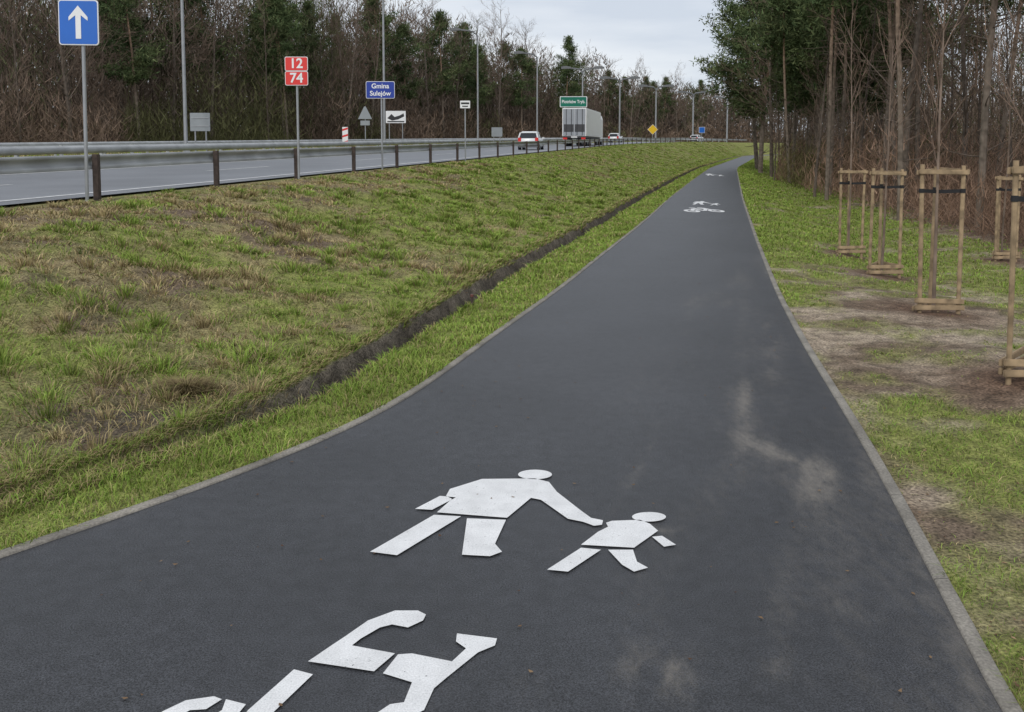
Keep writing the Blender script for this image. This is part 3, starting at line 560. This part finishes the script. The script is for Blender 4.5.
# ------------------------------------------------ trees
def rv(r,s): return Vector((r.uniform(-s,s),r.uniform(-s,s),r.uniform(-s,s)))
def grow(acc,p,d,L,r,depth,spec,R,cols,wig=.12,lift=.06,bmin=.015,tmin=.009):
    nseg=[7,4,3,2][min(depth,3)]; pts=[p.copy()]; q=p.copy(); dd=d.copy()
    for i in range(nseg):
        dd=(dd+rv(R,wig*(0.35 if depth==0 else 1))+Vector((0,0,lift if depth else 0))).normalized(); q=q+dd*(L/nseg); pts.append(q.copy())
    rad=[max(.45*r if depth>=2 else .0,r*(1-.82*i/nseg)) for i in range(nseg+1)]
    c=cols[min(depth,len(cols)-1)]; j=R.uniform(.8,1.2)
    acc[0 if depth<2 else 1].tube(pts,rad,[7,4,3,3][min(depth,3)],tuple(x*j for x in c),cap=False)
    if depth<len(spec):
        cnt,st,lr,ang=spec[depth]
        for k in range(cnt):
            f=st+(1-st)*(k+R.random())/cnt; f=min(f,.99); i=int(f*nseg); fr=f*nseg-i; pp=pts[i].lerp(pts[i+1],fr)
            ax=(pts[i+1]-pts[i]).normalized(); side=ax.cross(rv(R,1)).normalized(); a=ang*R.uniform(.7,1.25)
            nd=(ax*math.cos(a)+side*math.sin(a)).normalized()
            ll=L*lr*R.uniform(.6,1.15)*(1.15-.55*(f-st)/(1-st+.01) if depth==0 else 1-.4*f)
            grow(acc,pp,nd,ll,max(rad[i]*.45,tmin) if depth else max(r*.3*(1-.5*f),bmin),depth+1,spec,R,cols,wig*1.2,lift,bmin,tmin)
    return pts
BR=[(.150,.122,.10),(.150,.118,.094),(.165,.122,.095),(.175,.126,.098)]
def bare(seed,H,r,spec=None):
    R=random.Random(seed); acc=(MB(),MB())
    grow(acc,Vector((0,0,-.3)),Vector((R.uniform(-.05,.05),R.uniform(-.05,.05),1)),H,r,0,spec or [(28,.2,.28,.8),(8,.15,.5,.75),(6,.1,.55,.6)],R,BR,.16)
    return acc[0].mesh('trunk'),acc[1].mesh('crown')
def clumpset(centers,R,per,size,leaf,greens):
    Vs,Cs=[],[]
    for c in centers:
        n=per; s=size*R.uniform(.5,1.4); p=RG.normal(0,1,(n,3)); p/=np.linalg.norm(p,axis=1)[:,None]; rad=RG.uniform(.0,1.25,n)**.8
        pos=np.array(c)+p*rad[:,None]*s*np.array([1,1,.55]); d=p*.8+RG.normal(0,.8,(n,3)); d[:,2]+=.35; d/=np.linalg.norm(d,axis=1)[:,None]
        e=np.cross(d,RG.normal(0,1,(n,3))); e/=np.linalg.norm(e,axis=1)[:,None]; l=leaf*RG.uniform(.5,1.5,(n,1))
        V=np.stack([pos-e*l*.14,pos+e*l*.14,pos+d*l],1); Vs.append(V)
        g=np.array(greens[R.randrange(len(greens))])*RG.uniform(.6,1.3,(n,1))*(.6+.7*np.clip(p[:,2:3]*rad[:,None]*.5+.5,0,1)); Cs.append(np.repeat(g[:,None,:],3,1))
    return np.concatenate(Vs).reshape(-1,3),np.concatenate(Cs).reshape(-1,3)
GR=[(.085,.118,.052),(.11,.14,.062),(.068,.098,.045),(.125,.148,.068)]
def pine(seed,H,r,cs,cr_,nl=26,per=30,dead=8,leaf=.32,cl=2,trunkc=(.18,.148,.12)):
    R=random.Random(seed); mb=MB(); pts=[]; q=Vector((0,0,-.3)); d=Vector((R.uniform(-.04,.04),R.uniform(-.04,.04),1)).normalized()
    for i in range(11): pts.append(q.copy()); d=(d+rv(R,.035)).normalized(); q=q+d*(H/10)
    rad=[r*(1-.07*i) for i in range(11)]
    mb.tube(pts,rad,8,(.10,.075,.06))
    for k in range(len(mb.v)):
        f=mb.v[k][2]/H; t=min(max((f-.25)/.4,0),1); mb.c[k]=tuple(a*(1-t)+b*t for a,b in zip(trunkc,(.28,.185,.125)))
    cents=[]
    for k in range(nl+dead):
        isd=k>=nl; f=R.uniform(.12,cs) if isd else cs+(1-cs)*(k+.5)/nl; i=min(int(f*10),9); pp=pts[i].lerp(pts[i+1],f*10-i); a=R.uniform(0,6.28)
        prof=math.sin(math.pi*min(1,max(.0,(f-cs)/(1-cs)*.8+.25)))
        L=R.uniform(.5,1.8) if isd else cr_*prof*R.uniform(.45,1.25)
        up=R.uniform(.0,.5); dd=Vector((math.cos(a),math.sin(a),up)).normalized(); bp=[pp]; qq=pp.copy()
        for s in range(4): dd=(dd+rv(R,.22)+Vector((0,0,.05))).normalized(); qq=qq+dd*L/4; bp.append(qq.copy())
        mb.tube(bp,[r*.22,r*.18,r*.13,r*.09,r*.05],4,(.14,.11,.09),cap=False)
        if not isd:
            for s in range(2,5):
                for _ in range(cl): cents.append(tuple(bp[s]+rv(R,.42*L/2)))
    cents.append(tuple(pts[-1]))
    V,Cc=clumpset(cents,R,per,.62+.05*cr_,leaf,GR)
    return mb.mesh('trunk'),npmesh('crown',V,np.arange(len(V)).reshape(-1,3),Cc)
BARE=[bare(s,H,.14) for s,H in((1,17),(2,15.5),(3,18),(4,16))]
SLIM=[bare(s,H,.08,[(22,.15,.22,.65),(7,.15,.5,.7),(5,.1,.5,.6)]) for s,H in((11,12),(12,14),(13,10))]
PINE=[pine(s,H,.15,.38,3.3,30,44,8,.36) for s,H in((21,18),(22,16.5),(23,19))]
WIDE=[pine(s,H,.22,.30,4.8,50,56,10,.34,3) for s,H in((31,17),(32,19))]
TALL=[pine(s,H,.105,.5,2.6,22,40,22,.32) for s,H in((41,17),(42,18),(43,16))]
def tree(kind,meshes,x,y,label,group,sc=1,name='bare_tree'):
    zz=float(zground(np.array([x]),np.array([y]))[0]); o=empty(name,(x,y,zz-.05),label,'tree',group,0,sc)
    o.rotation_euler=(random.uniform(-.05,.05),random.uniform(-.05,.05),random.uniform(0,6.28))
    link('trunk',meshes[0],M['bark'],o); link('crown',meshes[1],M['needle'] if kind=='pine' else M['bark'],o); return o
def zoneL(px):
    for lim,t in((60,'left of the blue arrow sign'),(170,'just right of the blue arrow sign'),(290,'left of the red route plates'),(380,'between red plates and blue place sign'),(480,'right of the blue place sign'),(600,'behind the truck and car')):
        if px<lim: return t
    return 'at the far bend'
rnd=random.Random(5)
def hf(Y): return 1+.18*float(sst(70,110,Y))*(1-float(sst(190,240,Y)))
for off,sc in [(29,1.0),(33,1.0),(39,1.06)]:
    Y=44+rnd.uniform(0,3)
    while Y<300:
        x=float(Xr(Y))-off+rnd.uniform(-1.5,1.5); px=512+F*x/Y
        if -40<px<770:
            p=.14+.38*(px>130 and px<300)+.30*(360<px<700); isp=rnd.random()<p
            if isp: tree('pine',rnd.choice(PINE),x,Y,'green topped pine across the road, '+zoneL(px),'pines across the road',sc=sc*hf(Y)*rnd.uniform(.72,1.),name='pine_tree')
            else: tree('bare',rnd.choice(BARE+SLIM[:2]),x,Y,'leafless brown tree across the road, '+zoneL(px),'leafless trees across the road',sc=sc*hf(Y)*rnd.uniform(.82,1.08))
        Y+=rnd.uniform(2.0,4.2)*(1+.007*Y)
# right woodland
def XF(Y): return np.interp(Y,[10,19,27,40,62,95,160,230],[14.5,12.9,12.9,14.9,18.5,28.5,50,78])
for x,y,k,sc,lab in ((21.5,78,0,1.0,'broad pine leaning over the path end, first of the right woodland'),(24.5,90,1,1.0,'broad dark pine right behind the first one of the right woodland'),(22.3,66,1,.9,'broad pine right of the path above the green verge'),(22.5,58,0,.95,'broad pine above the two farthest sapling stakes')):
    tree('pine',WIDE[k],x,y,lab,None,sc=sc,name='pine_tree')
def zoneR(px):
    for lim,t in((800,'beside the narrow path end'),(860,'behind the farthest staked sapling'),(920,'behind the second farthest stakes'),(980,'behind the tall central stakes')):
        if px<lim: return t
    return 'at the right edge of view'
rnd=random.Random(9)
for off,step in((.6,2.2),(3.2,2.6),(7,3.4),(13,5)):
    Y=20+rnd.uniform(0,3)
    while Y<170:
        x=float(XF(Y))+off+rnd.uniform(-1.5,1.5); px=512+F*x/Y
        if 700<px<1080:
            q=rnd.random()
            if q<.55: tree('pine',rnd.choice(TALL),x,Y,'straight slender pine in the right woodland, '+zoneR(px),'pines in the right woodland',sc=rnd.uniform(.85,1.1),name='pine_tree')
            else: tree('bare',rnd.choice(SLIM+BARE[:2]),x,Y,'slender leafless tree in the right woodland, '+zoneR(px),'leafless trees in the right woodland',sc=rnd.uniform(.65,1.))
        Y+=rnd.uniform(.4,1.6)*step*(1+.010*Y)
# woodland masses
def sticks(X,Y,H,W,col,lean=.06):
    n=len(X); Z=zground(X,Y)-.2; a=RG.uniform(0,np.pi,n); V=np.zeros((n,6,3)); lx=RG.normal(0,lean,n)*H; ly_=RG.normal(0,lean,n)*H
    for k in range(3):
        aa=a+k*2.094; V[:,k]=np.stack([X+np.cos(aa)*W/2,Y+np.sin(aa)*W/2,Z],-1); V[:,k+3]=np.stack([X+lx+np.cos(aa)*W*.12,Y+ly_+np.sin(aa)*W*.12,Z+H],-1)
    T=np.array([[0,1,4],[0,4,3],[1,2,5],[1,5,4],[2,0,3],[2,3,5]]); T=(np.arange(n)[:,None,None]*6+T[None]).reshape(-1,3)
    return V.reshape(-1,3),T,np.repeat(col[:,None,:],6,1).reshape(-1,3)
def twigs(X,Y,Zh,L,W,col,up=.9):
    n=len(X); Z=zground(X,Y)+Zh; d=RG.normal(0,1,(n,3)); d[:,2]=np.abs(d[:,2])+up; d/=np.linalg.norm(d,axis=1)[:,None]; e=np.cross(d,RG.normal(0,1,(n,3))); e/=np.linalg.norm(e,axis=1)[:,None]
    p=np.stack([X,Y,Z],-1); V=np.stack([p-e*W[:,None]/2,p+e*W[:,None]/2,p+d*L[:,None]],1)
    return V.reshape(-1,3),np.arange(3*n).reshape(-1,3),np.repeat(col[:,None,:],3,1).reshape(-1,3)
def join(name,parts,label):
    Vs,Ts,Cs=[],[],[];k=0
    for V,T,c in parts: Vs.append(V);Ts.append(T+k);Cs.append(c);k+=len(V)
    return tag(link(name,npmesh(name,np.concatenate(Vs),np.concatenate(Ts),np.concatenate(Cs)),M['twig']),label,'woodland',kind='stuff')
def bcol(n,a=C(.105,.083,.067),b=C(.215,.168,.132)): return mix(a,b,RG.uniform(0,1,n)**1.3)
def patch(X,Y,c,s): 
    v=vn(X*.18,Y*.18,s); c=c*(.7+.6*v)[:,None]; g=(vn(X*.12+9,Y*.12,s+3)>.68); c[g]=c[g]*C(.62,.85,.55); return c
hfv=lambda Y: 1+.17*sst(70,110,Y)*(1-sst(190,240,Y))
n=2400; Y=ly(n,44,330); X=Xr(Y)-RG.uniform(36,70,n); s1=sticks(X,Y,RG.uniform(7,14.5,n)*hfv(Y),np.maximum(.12,.0020*Y),bcol(n)*.85)
n=115000; Y=ly(n,44,330); X=Xr(Y)-RG.uniform(30,60,n); Zh=16.5*RG.uniform(0,1,n)**.95*(.70+.42*vn(X*.15,Y*.15,8))*hfv(Y); s2=twigs(X,Y,Zh,RG.uniform(.6,1.8,n),.0010*Y+.01,patch(X,Y,bcol(n),44))
n=36000; Y=ly(n,40,330); X=Xr(Y)-RG.uniform(26.5,34,n); Zh=RG.uniform(0,1,n)**1.7*4.5*(.3+1.2*vn(X*.2,Y*.2,18)); s3=twigs(X,Y,Zh,RG.uniform(.5,1.4,n),.0007*Y+.008,patch(X,Y,bcol(n,C(.11,.082,.062),C(.25,.18,.135)),45))
n=45000; Y=ly(n,60,340); X=Xr(Y)-RG.uniform(60,95,n); Zh=15*RG.uniform(0,1,n)*(.75+.35*vn(X*.1,Y*.1,81))*hfv(Y); s4=twigs(X,Y,Zh,RG.uniform(.8,2.2,n),.0022*Y+.02,patch(X,Y,bcol(n),49))
join('woodland_mass',[s1,s2,s3,s4],'dense leafless brown woodland across the road')
n=1300; Y=ly(n,22,260); X=XF(Y)+RG.uniform(12,50,n); s1=sticks(X,Y,RG.uniform(7,15,n),np.maximum(.07,.0017*Y),bcol(n)*.9)
n=95000; Y=ly(n,18,260); X=XF(Y)+RG.uniform(3,45,n); Zh=13*RG.uniform(0,1,n)**1.15; s2=twigs(X,Y,Zh,RG.uniform(.4,1.3,n),.0008*Y+.006,patch(X,Y,bcol(n,C(.115,.086,.066),C(.24,.18,.135)),46))
n=50000; Y=ly(n,18,240); X=XF(Y)+RG.uniform(-.3,9,n); Zh=RG.uniform(0,1,n)**1.6*3.2*(.2+1.3*vn(X*.3,Y*.3,28)); s3=twigs(X,Y,Zh,RG.uniform(.3,1.0,n),.0006*Y+.005,patch(X,Y,bcol(n,C(.135,.09,.065),C(.33,.215,.15)),47))
join('woodland_mass',[s1,s2,s3],'dense leafless undergrowth and trunks of the right woodland')
# ------------------------------------------------ staked saplings
SB=[(.19,.145,.115),(.19,.14,.11),(.20,.14,.105),(.20,.14,.105)]
def sapling(seed,H):
    R=random.Random(seed); acc=(MB(),MB())
    grow(acc,Vector((0,0,-.05)),Vector((0,0,1)),H,.024,0,[(14,.40,.30,.45),(5,.2,.45,.5)],R,SB,.09,.10,.007,.0045)
    return acc[0].mesh('trunk'),acc[1].mesh('crown')
labs=['nearest of all, at the right edge','tallest in view, second nearest','second farthest in the row by the path','farthest in the row beside the path','behind the row, near the right edge']
for i,lb in enumerate(labs):
    x,y=SAPXY[i]; z0=float(zground(np.array([x]),np.array([y]))[0])
    R=random.Random(100+i); tr,cr2=sapling(60+i,R.uniform(3.8,4.8)); 
    o=empty('young_tree',(x,y,z0),'thin leafless sapling, '+lb,'tree'); link('trunk',tr,M['bark'],o); link('crown',cr2,M['bark'],o)
    o=empty('tree_support',(x,y,z0),'wooden stakes joined by rails, '+lb,'tree stakes',rz=R.uniform(-.12,.12))
    rad=.28; pp=[(-rad*.86,-.13),(rad*.86,-.13),(.08 if i else .16,rad)]; Ht=1.80; pr=.026 if i else .022
    for j,(a,b) in enumerate(pp):
        mb=MB(); tl=R.uniform(-.03,.03); mb.tube([(a+tl,b,-.15),(a+tl*.5,b,.8),(a,b,Ht+R.uniform(-.03,.02))],pr,9); mb.obj('post',M['wood'],o,col=False)
    for (a,b) in((0,1),(1,2),(2,0)):
        for hz,nm in((Ht-.07,'top_rail'),(.08,'bottom_rail'),(.17,'bottom_rail')):
            if hz==.17 and (a,b)!=(0,1) and i%2: continue
            A=Vector((*pp[a],hz)); B=Vector((*pp[b],hz)); d=(B-A).normalized(); nn=Vector((d.y,-d.x,0))*.038
            if (a,b)==(0,1): nn=Vector((0,-.038,0))
            A2=A-d*.05+nn; B2=B+d*.05+nn; u_=Vector((0,0,.029)); w_=nn.normalized()*.014; B2=B2+Vector((0,0,R.uniform(-.018,.018)))
            mb=MB(); mb.add([A2-u_-w_,A2+u_-w_,A2+u_+w_,A2-u_+w_,B2-u_-w_,B2+u_-w_,B2+u_+w_,B2-u_+w_],[(0,1,2,3),(4,7,6,5),(0,4,5,1),(1,5,6,2),(2,6,7,3),(3,7,4,0)]); mb.obj(nm,M['wood'],o,col=False,bevel=.006)
    for j,(a,b) in enumerate(pp):
        mb=MB(); hz=Ht-.30; mb.add([(a,b-.02,hz-.022),(a,b-.02,hz+.022),(0,-.0,hz+.005),(0,0,hz-.04)],[(0,1,2,3)]); mb.tube([(a,b,hz-.025),(a,b,hz+.025)],pr+.006,9); mb.obj('strap',M['strap'],o,col=False)
# small peg by the ditch
x,y=gpg(472,306); mb=MB(); mb.tube([(0,0,-.05),(0,0,.12)],.018,8); z0=float(zground(np.array([x]),np.array([y]))[0]); root=empty('marker_peg',(x,y,z0),'small dark peg with a reddish cap standing in grass beside the ditch','peg'); mb.obj('stake',M['post'],root,col=False)
mb=MB(); mb.tube([(0,0,.12),(0,0,.15)],.022,8); mb.obj('cap',M['pegred'],root,col=False)
